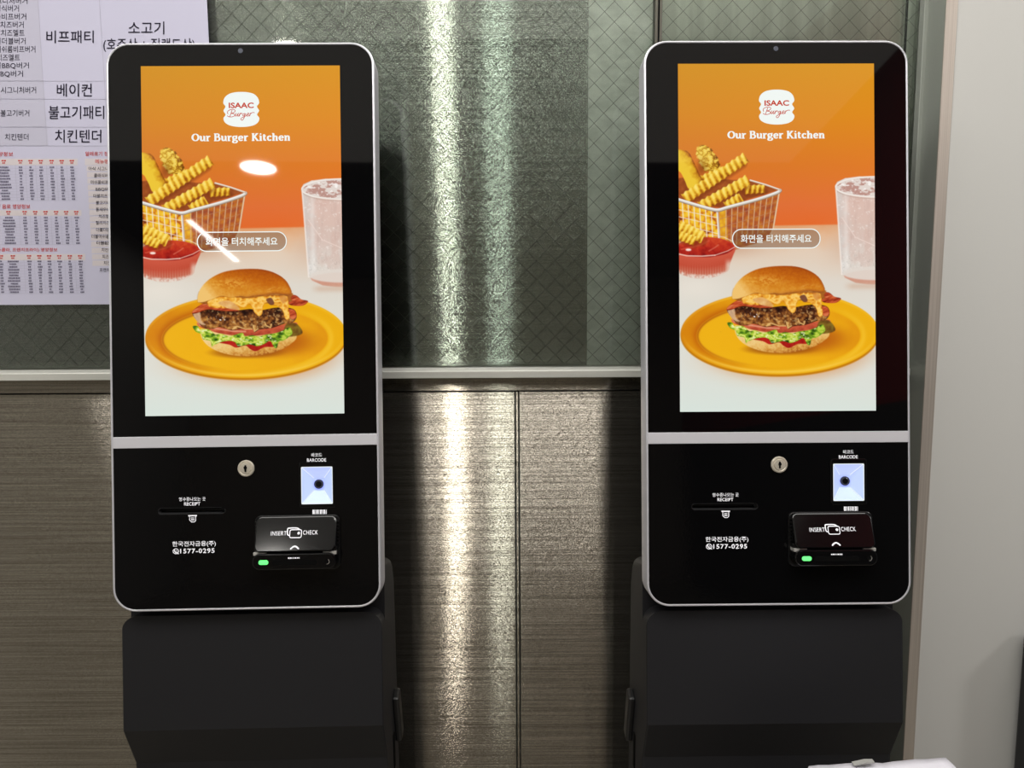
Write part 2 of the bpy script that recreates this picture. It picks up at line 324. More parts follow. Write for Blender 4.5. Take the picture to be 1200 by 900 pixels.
M['black'] = mat('black_plastic', (9, 9, 10), .3)
M['black_gloss'] = mat('black_gloss_plastic', (7, 7, 8), .1); 
M['slot'] = mat('receipt_slot_plastic', (30, 30, 31), .35)
M['hole'] = mat('dark_recess', (2, 2, 2), .8, 0, .1)
M['pedestal'] = mat('charcoal_powder_coat', (23, 23, 26), .55, 0, .35); add_bump(M['pedestal'], 900, .12, .0004)
M['latch'] = mat('black_latch_plastic', (20, 20, 21), .4)
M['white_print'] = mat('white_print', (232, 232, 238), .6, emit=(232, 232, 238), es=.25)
M['screen_white'] = mat('screen_white', (0, 0, 0), .1, emit=(240, 246, 242), es=1.0)
M['screen_red'] = mat('screen_red', (0, 0, 0), .1, emit=(196, 62, 40), es=1.0)
M['lens'] = mat('lens_glass', (10, 11, 14), .05, 0, .8)
M['lensrim'] = mat('lens_rim', (56, 60, 74), .3, 0, .5)
M['lit'] = mat('lit_scanner_cavity', (150, 165, 230), .5, emit=(158, 172, 244), es=.85)
M['lit2'] = mat('lit_scanner_wall', (150, 165, 230), .5, emit=(182, 194, 252), es=.9)
M['led'] = mat('green_light', (60, 220, 90), .3, emit=(112, 240, 130), es=1.1)
M['brass'] = mat('nickel_lock', (206, 198, 182), .35, .5)
M['metal'] = mat('bright_metal', (205, 203, 198), .35, .6)
M['steel'] = steel('brushed_steel', (136, 130, 119), (170, 164, 152), (.10, .14), .9, (0, 0, 1), (2.2, 2.2, 300), brush=.6, bias=.16); bsdf(M['steel']).inputs['Metallic'].default_value = .94
M['steel_dark'] = mat('steel_seam', (60, 56, 50), .5, .8)
M['steel_sill'] = mat('sill_steel', (214, 214, 206), .34, .35); add_tint(M['steel_sill'], (206, 206, 198), (222, 222, 214), 3, (1, 30, 30))
M['steel_back'] = steel('sheet_steel_behind_glass', (184, 187, 181), (206, 209, 203), (.10, .13), .9, (0, 0, 1), (2.2, 2.2, 300), brush=.6, bias=.16); bsdf(M['steel_back']).inputs['Metallic'].default_value = .86
M['jamb'] = mat('jamb_satin_steel', (158, 162, 154), .45, .35)
M['sheet'] = mat('satin_sheet', (190, 194, 184), .3, .5); add_tint(M['sheet'], (206, 210, 200), (226, 230, 220), 9, (6, 1, .6))
M['galv'] = steel('galvanised_sheet', (222, 225, 218), (246, 248, 242), (.4, .55), .3, (0, 0, 1), (1, 1, 1.6), 34.0, brush=.5, bias=.45); bsdf(M['galv']).inputs['Metallic'].default_value = .45
M['guard'] = mat('corner_guard_steel', (182, 172, 162), .42, .5); add_tint(M['guard'], (172, 162, 152), (190, 181, 171), 2, (200, 40, 1))
M['wall'] = mat('white_wall_paint', (190, 189, 185), .6, 0, .3); add_bump(M['wall'], 220, .06, .0006)
M['ceil'] = mat('ceiling_added_glow', (205, 204, 200), .8, emit=(255, 250, 240), es=.30)  # plain ceiling with an even glow added to lift the room light
M['ceil_dark'] = mat('ceiling_dark_zone', (92, 90, 88), .8)
M['rear'] = mat('rear_wall_paint', (150, 140, 128), .8)
M['red'] = mat('dark_red_wall_paint', (140, 40, 44), .6)
M['dado'] = mat('dark_dado_paint', (58, 55, 53), .7)
M['floor'] = mat('grey_floor_tile', (128, 122, 112), .5)
add_tint(M['floor'], (118, 112, 102), (138, 132, 122), 6)
M['paper'] = mat('poster_paper', (190, 188, 207), .75, 0, .2)
M['paper2'] = mat('poster_cell_tint', (183, 181, 197), .75, 0, .2)
M['paper3'] = mat('poster_header_tint', (202, 194, 196), .75, 0, .2)
M['pline'] = mat('poster_rule', (172, 170, 186), .75, 0, .2)
M['ink'] = mat('poster_ink', (34, 30, 46), .8, 0, .1)
M['inksoft'] = mat('poster_small_ink', (104, 100, 120), .8, 0, .1)
M['redink'] = mat('poster_red_ink', (196, 70, 66), .8, 0, .1)
M['carton'] = mat('white_wrapping_paper', (206, 204, 212), .7, 0, .3)
M['tape'] = mat('clear_tape', (150, 150, 146), .2, 0, .6)
M['bin'] = mat('black_slab_plastic', (10, 10, 14), .4)
M['wire'] = mat('glass_wire', (120, 124, 116), .35, .8)
M['mull'] = mat('mullion_metal', (92, 90, 82), .4, .8)
def make_screen_mat():
    m = mat('display_picture', (0, 0, 0), .03, 0, .5)
    at = nd(m, 'ShaderNodeAttribute'); at.attribute_name = 'picture'
    lk(m, at, 'Color', bsdf(m), 'Emission Color'); bsdf(m).inputs['Emission Strength'].default_value = 1.0
    return m
M['screen'] = make_screen_mat()
def make_pane_mat():
    m = bpy.data.materials.new('wired_glass'); m.use_nodes = True; nt = m.node_tree; nt.nodes.clear()
    out = nd(m, 'ShaderNodeOutputMaterial'); mx = nd(m, 'ShaderNodeMixShader'); tr = nd(m, 'ShaderNodeBsdfTransparent'); gl = nd(m, 'ShaderNodeBsdfGlossy')
    fr = nd(m, 'ShaderNodeFresnel'); fr.inputs['IOR'].default_value = 1.5
    tr.inputs['Color'].default_value = (.93, .955, .93, 1); gl.inputs['Roughness'].default_value = .03; gl.inputs['Color'].default_value = (1, 1, 1, 1)
    lk(m, fr, 'Fac', mx, 0); lk(m, tr, 'BSDF', mx, 1); lk(m, gl, 'BSDF', mx, 2); lk(m, mx, 'Shader', out, 'Surface')
    return m
M['pane'] = make_pane_mat()
# ---------------- mesh helpers
def obj(name, bm, m, parent=None, smooth=False, auto=True, sharp=38):
    me = bpy.data.meshes.new(name)
    if isinstance(bm, bmesh.types.BMesh):
        bmesh.ops.recalc_face_normals(bm, faces=bm.faces[:]); bm.to_mesh(me); bm.free()
    else: me = bm
    o = bpy.data.objects.new(name, me); C.objects.link(o)
    if m is not None: me.materials.clear(); me.materials.append(m)
    if smooth:
        for p in me.polygons: p.use_smooth = True
        if auto: me.set_sharp_from_angle(angle=math.radians(sharp))
    if parent: o.parent = parent
    return o
def empty(name, loc=(0, 0, 0), parent=None):
    o = bpy.data.objects.new(name, None); o.location = loc; o.empty_display_size = .1; C.objects.link(o)
    if parent: o.parent = parent
    return o
def tag(o, label, cat, group=None):
    o['label'] = label; o['category'] = cat
    if group: o['group'] = group
    return o
def struct(o): o['kind'] = 'structure'; return o
def box(bm, x0, x1, y0, y1, z0, z1, bev=0.0, seg=2):
    r = bmesh.ops.create_cube(bm, size=1.0)
    vs = r['verts']
    for v in vs: v.co = Vector((x0 + (v.co.x + .5) * (x1 - x0), y0 + (v.co.y + .5) * (y1 - y0), z0 + (v.co.z + .5) * (z1 - z0)))
    if bev > 0:
        es = {e for v in vs for e in v.link_edges}
        bmesh.ops.bevel(bm, geom=list(es), offset=bev, segments=seg, affect='EDGES', profile=.5)
    return bm
def rrect(x0, x1, y0, y1, r, n=8, corners=(1, 1, 1, 1)):
    """closed outline, y downward; corners tl tr br bl"""
    out = []
    for (cx, cy, a0, on) in ((x0, y0, 180, corners[0]), (x1, y0, 270, corners[1]), (x1, y1, 0, corners[2]), (x0, y1, 90, corners[3])):
        if not on or r <= 0: out.append((cx, cy)); continue
        ox = cx + r if cx == x0 else cx - r; oy = cy + r if cy == y0 else cy - r
        for k in range(n + 1):
            a = math.radians(a0 + 90 * k / n); out.append((ox + r * math.cos(a), oy + r * math.sin(a)))
    return out
KU = .0012                                        # metres per picture unit of a kiosk head
def hp(p, q): return Vector((p[0] * KU, q, -p[1] * KU))
def loft(bm, rings, cap0=True, cap1=True):
    vs = [[bm.verts.new(p) for p in r] for r in rings]
    n = len(vs[0])
    for a, b in zip(vs, vs[1:]):
        for i in range(n):
            bm.faces.new((a[i], a[(i + 1) % n], b[(i + 1) % n], b[i]))
    if cap0: bm.faces.new(vs[0])
    if cap1: bm.faces.new(list(reversed(vs[-1])))
    return bm
def inset(pts, d):
    c = np.array(pts); n = len(c)
    out = []
    for i in range(n):
        a, b, e = c[i - 1], c[i], c[(i + 1) % n]
        t1 = (b - a) / (np.linalg.norm(b - a) + 1e-12); t2 = (e - b) / (np.linalg.norm(e - b) + 1e-12)
        nn = np.array([-t1[1] - t2[1], t1[0] + t2[0]]); l = np.linalg.norm(nn) + 1e-9
        nn /= l; k = 1 / max(.5, (nn[0] * -t1[1] + nn[1] * t1[0]))
        out.append(tuple(b + nn * d * k))
    return out
def slab(bm, pts, q0, q1, bev=.0006):
    """plate with the outline pts, front at q0 (towards the viewer), back at q1, softened front edge"""
    b = bev / KU
    loft(bm, [[hp(p, q1) for p in pts], [hp(p, q0 + bev) for p in pts], [hp(p, q0 + bev * .3) for p in inset(pts, b * .3)], [hp(p, q0) for p in inset(pts, b)]])
    return bm
def holed(bm, outer, holes, q):
    """flat sheet with holes"""
    def loop(pts):
        vs = [bm.verts.new(hp(p, q)) for p in pts]
        return [bm.edges.new((vs[i], vs[(i + 1) % len(vs)])) for i in range(len(vs))]
    es = loop(outer)
    for h in holes: es += loop(h)
    bmesh.ops.triangle_fill(bm, use_beauty=True, use_dissolve=False, edges=es)
    return bm
def disc(bm, cx, cy, r, q, n=24, q1=None):
    pts = [(cx + r * math.cos(2 * math.pi * k / n), cy + r * math.sin(2 * math.pi * k / n)) for k in range(n)]
    if q1 is None: bm.faces.new([bm.verts.new(hp(p, q)) for p in pts])
    else: slab(bm, pts, q, q1, .0004)
    return bm
def ribbon(bm, pts, w, q, conv=None, closed=False, caps=True):
    """flat brush stroke; w a number or one per point"""
    conv = conv or hp
    p = np.asarray(pts, float); n = len(p)
    w = np.full(n, w, float) if np.isscalar(w) else np.asarray(w, float)
    prev = np.roll(p, 1, 0) if closed else np.vstack([p[:1], p[:-1]]); nxt = np.roll(p, -1, 0) if closed else np.vstack([p[1:], p[-1:]])
    t = nxt - prev; t /= np.linalg.norm(t, axis=1)[:, None] + 1e-9
    nr = np.stack([-t[:, 1], t[:, 0]], 1)
    L = [bm.verts.new(conv(tuple(a), q)) for a in p + nr * w[:, None] / 2]; R = [bm.verts.new(conv(tuple(a), q)) for a in p - nr * w[:, None] / 2]
    for i in range(n if closed else n - 1):
        j = (i + 1) % n
        bm.faces.new((L[i], L[j], R[j], R[i]))
    if caps and not closed:
        for k in (0, n - 1):
            bm.faces.new([bm.verts.new(conv((p[k][0] + w[k] / 2 * math.cos(a), p[k][1] + w[k] / 2 * math.sin(a)), q)) for a in np.linspace(0, 2 * math.pi, 10, endpoint=False)])
    return bm
_glyphs = {}
def text_geo(body, offset=0.0, spacing=1.0):
    key = (body, offset, spacing)
    if key in _glyphs: return _glyphs[key]
    cu = bpy.data.curves.new('lettering', 'FONT'); cu.body = body; cu.size = 1.0; cu.offset = offset; cu.space_character = spacing
    cu.resolution_u = 3; cu.fill_mode = 'FRONT'
    o = bpy.data.objects.new('lettering', cu); C.objects.link(o)
    dg = bpy.context.evaluated_depsgraph_get(); ev = o.evaluated_get(dg); me = ev.to_mesh()
    vs = np.array([tuple(v.co)[:2] for v in me.vertices]); fs = [tuple(p.vertices) for p in me.polygons]
    ev.to_mesh_clear(); bpy.data.objects.remove(o); bpy.data.curves.remove(cu)
    _glyphs[key] = (vs, fs); return vs, fs
def lettering(bm, body, x0, x1, yc, h, q, conv=None, offset=0.0, spacing=1.0):
    """fit the words into the box x0..x1 and height h about yc (y downward)"""
    conv = conv or hp
    vs, fs = text_geo(body, offset, spacing)
    mn, mx = vs.min(0), vs.max(0)
    s = (vs - mn) / np.maximum(mx - mn, 1e-6)
    pv = [bm.verts.new(conv((x0 + a * (x1 - x0), yc + h / 2 - b * h), q)) for a, b in s]
    for f in fs:
        try: bm.faces.new([pv[i] for i in f])
        except ValueError: pass
    return bm
# ---------------- camera
PITCH, ROLL, FPX, CZ = math.radians(6.5), math.radians(-.33), 873.0, 1.22
cam = bpy.data.cameras.new('camera'); cam.sensor_width = 36; cam.lens = FPX / 1200 * 36; cam.clip_start = .02
co = bpy.data.objects.new('camera', cam); C.objects.link(co); sc.camera = co
CM = Matrix.Rotation(math.pi / 2 - PITCH, 4, 'X') @ Matrix.Rotation(ROLL, 4, 'Z')
CM = Matrix.Translation((0, 0, CZ)) @ CM
co.matrix_world = CM
def ray(px, py): return (CM.to_3x3() @ Vector(((px - 600) / FPX, (450 - py) / FPX, -1)))
def on_y(px, py, Y):
    d = ray(px, py); return Vector((0, 0, CZ)) + d * (Y / d.y)
def on_axis(px, py, D): return Vector((0, 0, CZ)) + ray(px, py) * D
# ---------------- kiosk
TILT = PITCH
W2, HH = 155.8, 663.5
YH = -.072
def place_matrix(): pass
def add_mesh_screen(parent):
    P = paint_picture()
    nx, ny = P.nx, P.ny
    a = srgb(np.clip(P.a, 0, 255))
    x = ((P.u / PW) - .5) * 231.0 * KU; z = -(27.2 + P.v / PH * 408.2) * KU
    co_ = np.stack([x, np.full_like(x, -.0003), z], -1).reshape(-1, 3).astype(np.float32)
    idx = np.arange(nx * ny).reshape(ny, nx)
    f = np.stack([idx[:-1, :-1], idx[1:, :-1], idx[1:, 1:], idx[:-1, 1:]], -1).reshape(-1, 4).astype(np.int32)
    me = bpy.data.meshes.new('screen')
    me.vertices.add(len(co_)); me.vertices.foreach_set('co', co_.ravel())
    me.loops.add(f.size); me.loops.foreach_set('vertex_index', f.ravel())
    me.polygons.add(len(f)); me.polygons.foreach_set('loop_start', np.arange(0, f.size, 4, dtype=np.int32))
    me.update(calc_edges=True)
    ca = me.attributes.new('picture', 'FLOAT_COLOR', 'POINT')
    ca.data.foreach_set('color', np.concatenate([a.reshape(-1, 3), np.ones((len(co_), 1))], 1).astype(np.float32).ravel())
    return obj('screen', me, M['screen'], parent)
SERIF = {   # strokes of the headline's letters: polylines (y up, cap height 1), S = serif bars
 'O': (.88, [('c', .43, .5, .34, .43)], []),
 'u': (.72, [[(.17, .66), (.17, .24), (.24, .08), (.38, .08), (.53, .2)], [(.55, .66), (.55, .04)]], [(.02, .2, .66), (.42, .58, .66), (.55, .7, .04)]),
 'r': (.56, [[(.18, .66), (.18, .04)], [(.19, .42), (.28, .58), (.4, .64), (.5, .58)]], [(.02, .2, .66), (.04, .36, .04)]),
 'B': (.8, [[(.19, .96), (.19, .04)], [(.19, .95), (.42, .95), (.56, .86), (.56, .66), (.42, .54), (.22, .54)], [(.4, .54), (.58, .48), (.67, .3), (.58, .1), (.42, .05), (.19, .05)]], [(.03, .3, .96), (.03, .3, .04)]),
 'g': (.66, [('c', .3, .44, .19, .2), [(.44, .58), (.52, .66), (.6, .64)], [(.2, .28), (.14, .18), (.22, .1), (.46, .07), (.56, -.04), (.46, -.2), (.26, -.24), (.1, -.16), (.12, -.02), (.24, .06)]], []),
 'e': (.64, [[(.14, .37), (.5, .37), (.47, .56), (.32, .64), (.17, .53), (.13, .34), (.19, .14), (.34, .05), (.53, .15)]], []),
 'K': (.86, [[(.19, .96), (.19, .04)], [(.24, .42), (.62, .94)], [(.36, .56), (.48, .36), (.7, .05)]], [(.03, .35, .96), (.03, .35, .04), (.48, .78, .96), (.56, .86, .04)]),
 'i': (.38, [[(.19, .66), (.19, .04)], ('d', .18, .9, .1)], [(.03, .2, .66), (.04, .34, .04)]),
 't': (.48, [[(.2, .86), (.2, .22), (.27, .07), (.42, .12)]], [(.04, .42, .64)]),
 'c': (.6, [[(.5, .5), (.42, .62), (.28, .62), (.16, .5), (.14, .3), (.22, .12), (.36, .05), (.52, .16)]], []),
 'h': (.74, [[(.18, .98), (.18, .04)], [(.19, .44), (.3, .6), (.44, .62), (.54, .5), (.54, .04)]], [(.02, .2, .97), (.04, .33, .04), (.41, .7, .04)]),
 'n': (.74, [[(.18, .66), (.18, .04)], [(.19, .44), (.3, .6), (.44, .62), (.54, .5), (.54, .04)]], [(.02, .2, .66), (.04, .33, .04), (.41, .7, .04)]),
 ' ': (.34, [], [])}
def headline(bm, words, x0, x1, base, cap, q):
    total = sum(SERIF[c][0] for c in words); sx = (x1 - x0) / total
    px = 0.0
    for ch in words:
        adv, strokes, serifs = SERIF[ch]
        cv = lambda p, q_: hp((x0 + (px + p[0]) * sx, base - p[1] * cap), q_)
        for s in strokes:
            if s[0] == 'c' or s[0] == 'd':
                if s[0] == 'd':
                    bm.faces.new([bm.verts.new(cv((s[1] + s[3] * math.cos(a), s[2] + s[3] * math.sin(a)), q)) for a in np.linspace(0, 2 * math.pi, 12, endpoint=False)]); continue
                pts = [(s[1] + s[3] * math.cos(a), s[2] + s[4] * math.sin(a)) for a in np.linspace(0, 2 * math.pi, 28, endpoint=False)]
                w = [.1 + .13 * abs(math.cos(a)) for a in np.linspace(0, 2 * math.pi, 28, endpoint=False)]
                ribbon(bm, pts, w, q, cv, closed=True)
            else:
                pts = smooth_pts(s, False, 4) if len(s) > 2 else np.array(s)
                d = np.gradient(pts, axis=0); w = .11 + .11 * np.abs(d[:, 1]) / (np.hypot(d[:, 0], d[:, 1]) + 1e-9)
                ribbon(bm, pts, w, q, cv, caps=False)
        for a, b, y in serifs:
            ribbon(bm, [(a, y), (b, y)], .1, q, cv, caps=False)
        px += adv
def build_kiosk():
    k = empty('ordering_kiosk')
    # local frame of the head: origin at the middle of its top front edge
    hz = CZ_TOP
    head = Matrix.Translation((0, YH, hz)) @ Matrix.Rotation(-TILT, 4, 'X')
    def part(name, bm, m, smooth=False, parent=None):
        o = obj(name, bm, m, parent or k, smooth)
        if parent is None: o.matrix_local = head
        return o
    out = rrect(-W2, W2, 0, HH, 27, 10)
    inn = rrect(-W2 + 2.6, W2 - 2.6, 2.6, HH - 2.6, 24.4, 10)
    bm = bmesh.new()                                               # frame: a ring with a rounded lip, 40 mm deep
    o1 = inset(out, .8)
    rings = [[hp(p, .006) for p in inn], [hp(p, -.0004) for p in inn], [hp(p, -.0008) for p in inset(out, 1.6)], [hp(p, -.0003) for p in inset(out, .5)], [hp(p, .0008) for p in out], [hp(p, .036) for p in out], [hp(p, .040) for p in inset(out, 3)]]
    loft(bm, rings, False, False); part('head_frame', bm, M['silver'], True)
    bm = bmesh.new(); slab(bm, inset(out, 3.2), .0385, .041, .0005); part('back_cover', bm, M['black'])
    bm = bmesh.new(); slab(bm, rrect(-W2 + 2.7, W2 - 2.7, 2.7, 459.5, 24.3, 10, (1, 1, 0, 0)), 0, .004, .0003); gl = part('display_glass', bm, M['glass_black'])
    bm = bmesh.new(); disc(bm, 0, 9.5, 3.0, -.0004, 20, .0005); cl = part('webcam_lens', bm, M['lensrim'], False, gl)
    cl['label'] = 'small grey camera lens'
    bm = bmesh.new(); box(bm, -(W2 - 2.5) * KU, (W2 - 2.5) * KU, -.0012, .004, -472.7 * KU, -459.5 * KU, .0005); part('divider_bar', bm, M['bar'])
    # ---- display picture
    scn = add_mesh_screen(k); scn.matrix_local = head
    su = lambda u: (u / PW - .5) * 231.0
    sv = lambda v: 27.2 + v / PH * 408.2
    cs = lambda p, q: hp((su(p[0]), sv(p[1])), q)
    q1, q2 = -.0006, -.0009
    bm = bmesh.new()                                               # logo: three stacked lobes
    lob = smooth_pts([(94.6, 43.5), (96.0, 37.5), (101, 33), (108, 31), (115.5, 30.5), (123, 31), (130, 33), (134.6, 37.5), (136, 43.5), (133.4, 47.6), (135.9, 52.4), (133.4, 57.0), (136, 61), (134.6, 65.8), (130, 69.2), (123, 70.9), (115.5, 71.4), (108, 70.9), (101, 69.2), (96, 65.8), (94.6, 61), (97, 57), (94.7, 52.4), (97, 47.6)], True, 4)
    vs = [bm.verts.new(cs(p, q1)) for p in lob]; vc = bm.verts.new(cs((115.3, 51), q1))
    for i in range(len(vs)): bm.faces.new((vs[i - 1], vs[i], vc))
    o = part('logo_shape', bm, M['screen_white'], False, scn); o['label'] = 'white burger-shaped emblem'
    bm = bmesh.new()
    lettering(bm, 'ISAAC', 100.9, 129.8, 46.3, 6.6, q2, cs, .03)
    L = lambda *q: [(x / 8.571 + 47, y / 8.571 + 22) for x, y in q]
    for s in ([(494, 258), (482, 292), (472, 320)], [(452, 292), (450, 270), (470, 254), (505, 248), (526, 260), (512, 280), (486, 288), (516, 294), (520, 310), (496, 322), (465, 322), (448, 312)],
              [(536, 286), (526, 308), (534, 316), (552, 292)], [(558, 286), (548, 310), (556, 316), (570, 296)], [(574, 286), (566, 316)], [(570, 300), (582, 288), (594, 288), (590, 296)],
              [(624, 290), (608, 292), (600, 308), (610, 314), (626, 292), (612, 334), (594, 356), (580, 348), (592, 332), (640, 310)], [(640, 306), (660, 298), (658, 286), (644, 292), (638, 308), (648, 317), (668, 306)],
              [(676, 286), (668, 316)], [(672, 300), (688, 284), (704, 280), (716, 282)]):
        ribbon(bm, smooth_pts(L(*s), False, 4), .75, q2, cs)
    o = part('logo_lettering', bm, M['screen_red'], False, scn); o['label'] = 'red words ISAAC Burger'
    bm = bmesh.new(); headline(bm, 'Our Burger Kitchen', 0, 1, 0, 1, 0); bm.free()
    bm = bmesh.new()
    x0, x1 = su(57.6), su(171.8); headline(bm, 'Our Burger Kitchen', x0, x1, sv(87.7), 8.9, q1)
    o = part('headline_lettering', bm, M['screen_white'], False, scn); o['label'] = 'white words Our Burger Kitchen'
    bm = bmesh.new()
    for s_, w_ in ((0, 1.15),):
        ribbon(bm, rrect(62.6, 165.4, 193.9, 216.0, 10.6, 10), w_, q1, cs, closed=True)
    o = part('prompt_outline', bm, M['screen_white'], False, scn); o['label'] = 'rounded white outline of the touch prompt'
    bm = bmesh.new(); lettering(bm, '화면을 터치해주세요', 72.2, 155.2, 205.0, 9.6, q2, cs, .012)
    o = part('prompt_lettering', bm, M['screen_white'], False, scn); o['label'] = 'white Korean touch-prompt words'
    # ---- lower panel with its openings
    win = rrect(64.2, 100.8, 497.4, 541.2, 1.0, 2)
    slot = rrect(-102.5, -24.6, 543.2, 550.6, 3.6, 6)
    bm = bmesh.new()
    lp = rrect(-W2 + 2.7, W2 - 2.7, 472.8, HH - 2.7, 24.3, 10, (0, 0, 1, 1))
    holed(bm, lp, [win, slot], 0.0)
    part('lower_panel', bm, M['panel_black'])
    bm = bmesh.new()                                               # receipt slot
    loft(bm, [[hp(p, -.0002) for p in slot], [hp(p, .004) for p in inset(slot, 1.6)], [hp(p, .012) for p in inset(slot, 2.2)]], False, True)
    ribbon(bm, slot, .5, -.0003, closed=True)
    rs = part('receipt_slot', bm, M['slot'])
    bm = bmesh.new(); slab(bm, rrect(-100, -30, 543.6, 545.6, .6, 2), .001, .004, .0002); part('slot_mouth', bm, M['hole'], False, rs)
    bm = bmesh.new(); disc(bm, -27.6, 545, 2.2, -.0004, 14); part('slot_pin', bm, M['hole'], False, rs)
    q = -.0003
    bm = bmesh.new()
    lettering(bm, '영수증나오는 곳', -78.0, -47.2, 533.0, 4.6, q, None, .006); lettering(bm, 'RECEIPT', -72.2, -53.4, 538.6, 3.9, q, None, .012)
    for r in ([(-67.6, 552.4), (-57.4, 552.4)],): ribbon(bm, r, 1.5, q, caps=False)
    ribbon(bm, [(-66, 553), (-66, 557.6), (-63.5, 559.8), (-60.5, 559.8), (-59, 558.4), (-59, 553)], .8, q, caps=False)
    for y in (555, 556.4, 557.8): ribbon(bm, [(-64.4, y), (-60.6, y)], .7, q, caps=False)
    part('receipt_lettering', bm, M['white_print'])['label'] = 'white receipt words and printer icon'
    bm = bmesh.new()
    lettering(bm, '한국전자금융(주)', -86.4, -36.0, 585.6, 7.0, q, None, .008)
    lettering(bm, '1577-0295', -77.4, -37.6, 593.6, 5.6, q, None, .02, 1.15)
    ribbon(bm, [(-82.4 + 3.2 * math.cos(a), 593.6 + 2.9 * math.sin(a)) for a in np.linspace(0, 2 * math.pi, 20, endpoint=False)], .8, q, closed=True)
    ribbon(bm, smooth_pts([(-84, 592), (-83.4, 594), (-82, 595.2), (-80.6, 595.4)], False), 1.2, q); ribbon(bm, [(-82, 592.6), (-80.6, 594)], .6, q); ribbon(bm, [(-80.6, 596), (-79.2, 596.6)], .9, q)
    part('phone_lettering', bm, M['white_print'])['label'] = 'white service company words and phone number'
    bm = bmesh.new()
    lettering(bm, '바코드', 76.4, 88.6, 483.6, 4.6, q, None, .006); lettering(bm, 'BARCODE', 71.2, 93.6, 489.6, 3.9, q, None, .012)
    part('barcode_lettering', bm, M['white_print'])['label'] = 'white barcode words'
    bm = bmesh.new(); x = 76.8
    for w_ in (2.6, .8, 1.6, .8, 1.9, .9, 2.0, .7):
        ribbon(bm, [(x + w_ / 2, 547.9), (x + w_ / 2, 552.9)], w_, q, caps=False); x += w_ + .75
    part('barcode_symbol', bm, M['white_print'])['label'] = 'small white bar symbol'
    # ---- key lock
    bm = bmesh.new()
    prof = [(9.6, 0.0), (9.6, -.0022), (9.0, -.003), (7.6, -.0032), (7.0, -.0026), (6.6, -.0026), (6.2, -.0036), (.4, -.004)]
    loft(bm, [[hp((.5 + r * math.cos(a), 498 + r * math.sin(a)), y) for a in np.linspace(0, 2 * math.pi, 32, endpoint=False)] for r, y in prof], False, True)
    lo = part('key_lock', bm, M['brass'], True)
    bm = bmesh.new(); slab(bm, rrect(-.5, 1.5, 494, 502, .6, 3), -.0046, -.0038, .0001); disc(bm, .5, 497, 2.0, -.0047, 14); part('keyhole', bm, M['hole'], False, lo)
    # ---- barcode scanner
    bm = bmesh.new()
    fo = rrect(61.6, 104.4, 491.6, 546.0, 3, 5)
    loft(bm, [[hp(p, 0) for p in fo], [hp(p, -.0007) for p in inset(fo, .4)], [hp(p, -.0009) for p in inset(fo, 1.2)]], False, False)
    holed(bm, inset(fo, 1.2), [win], -.0009)
    bs = part('barcode_scanner', bm, M['black_gloss'])
    inr = rrect(76.5, 88.5, 512, 526.5, .4, 2)
    bm = bmesh.new(); n4 = len(win)
    ra, rb = [hp(p, -.0005) for p in win], [hp(p, .012) for p in inr]
    loft(bm, [ra, rb], False, True)
    o = part('lit_cavity', bm, M['lit'], False, bs); o['label'] = 'glowing pale blue scanner cavity'
    o.data.materials.append(M['lit2'])
    for p in o.data.polygons:
        if abs(p.normal.x) < .3 and p.center.z > -519 * KU or p.normal.z > .3: p.material_index = 1
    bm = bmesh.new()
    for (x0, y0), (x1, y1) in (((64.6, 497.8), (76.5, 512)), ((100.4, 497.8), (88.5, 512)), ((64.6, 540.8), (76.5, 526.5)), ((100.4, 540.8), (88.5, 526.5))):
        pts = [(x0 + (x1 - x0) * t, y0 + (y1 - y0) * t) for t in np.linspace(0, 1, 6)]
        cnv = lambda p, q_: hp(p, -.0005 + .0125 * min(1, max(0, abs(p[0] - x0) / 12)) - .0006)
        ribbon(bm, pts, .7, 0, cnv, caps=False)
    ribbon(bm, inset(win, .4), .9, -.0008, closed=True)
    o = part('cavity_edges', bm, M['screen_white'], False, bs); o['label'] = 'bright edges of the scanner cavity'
    bm = bmesh.new(); disc(bm, 82.5, 519, 5.6, .0095, 24, .012); o = part('scanner_lens', bm, M['lensrim'], False, bs); o['label'] = 'round dark scanner lens'
    bm = bmesh.new(); disc(bm, 82.5, 519, 3.6, .0092, 20, .0096); part('lens_glass', bm, M['lens'], False, bs)
    # ---- card reader: wedge cover above, slot block below
    bm = bmesh.new()
    rb_ = rrect(10.5, 109, 553.6, 617, 7, 6)
    slab(bm, rb_, -.004, .0, .001)
    for i in range(7):                                             # finger ribs along both flanks
        y = 560 + i * 4.2
        for x0 in (11.6, 106.2): box(bm, x0 * KU, (x0 + 1.6) * KU, -.008, -.001, -(y + 1.6) * KU, -y * KU)
    cr = part('card_reader', bm, M['black'])
    bm = bmesh.new()
    def wedge(p, f): return hp(p, -(.006 + .016 * np.clip((p[1] - 555) / 38, 0, 1)) * f)
    cv = rrect(13.4, 106.2, 555, 593, 6.5, 8)
    loft(bm, [[wedge(p, .15) for p in inset(cv, -.5)], [wedge(p, .93) for p in cv], [wedge(p, .98) for p in inset(cv, .6)], [wedge(p, 1.0) for p in inset(cv, 1.6)]])
    part('reader_cover', bm, M['black_gloss'], False, cr)
    bm = bmesh.new(); cw = lambda p, q_: wedge(p, 1.0) + Vector((0, -.0003, 0))
    lettering(bm, 'INSERT', 31.4, 49.4, 572.6, 4.6, 0, cw, .0, 1.08); lettering(bm, 'CHECK', 68.4, 85.4, 572.2, 4.6, 0, cw, .0, 1.08)
    ribbon(bm, rrect(53.2, 66.6, 569.0, 577.6, 1.8, 4), .9, 0, cw, closed=True)
    ribbon(bm, smooth_pts([(53, 575), (50.6, 574), (50.4, 568.6), (51.6, 567.2), (61, 567.2), (63.6, 568.6)], False, 3), 1.2, 0, cw)
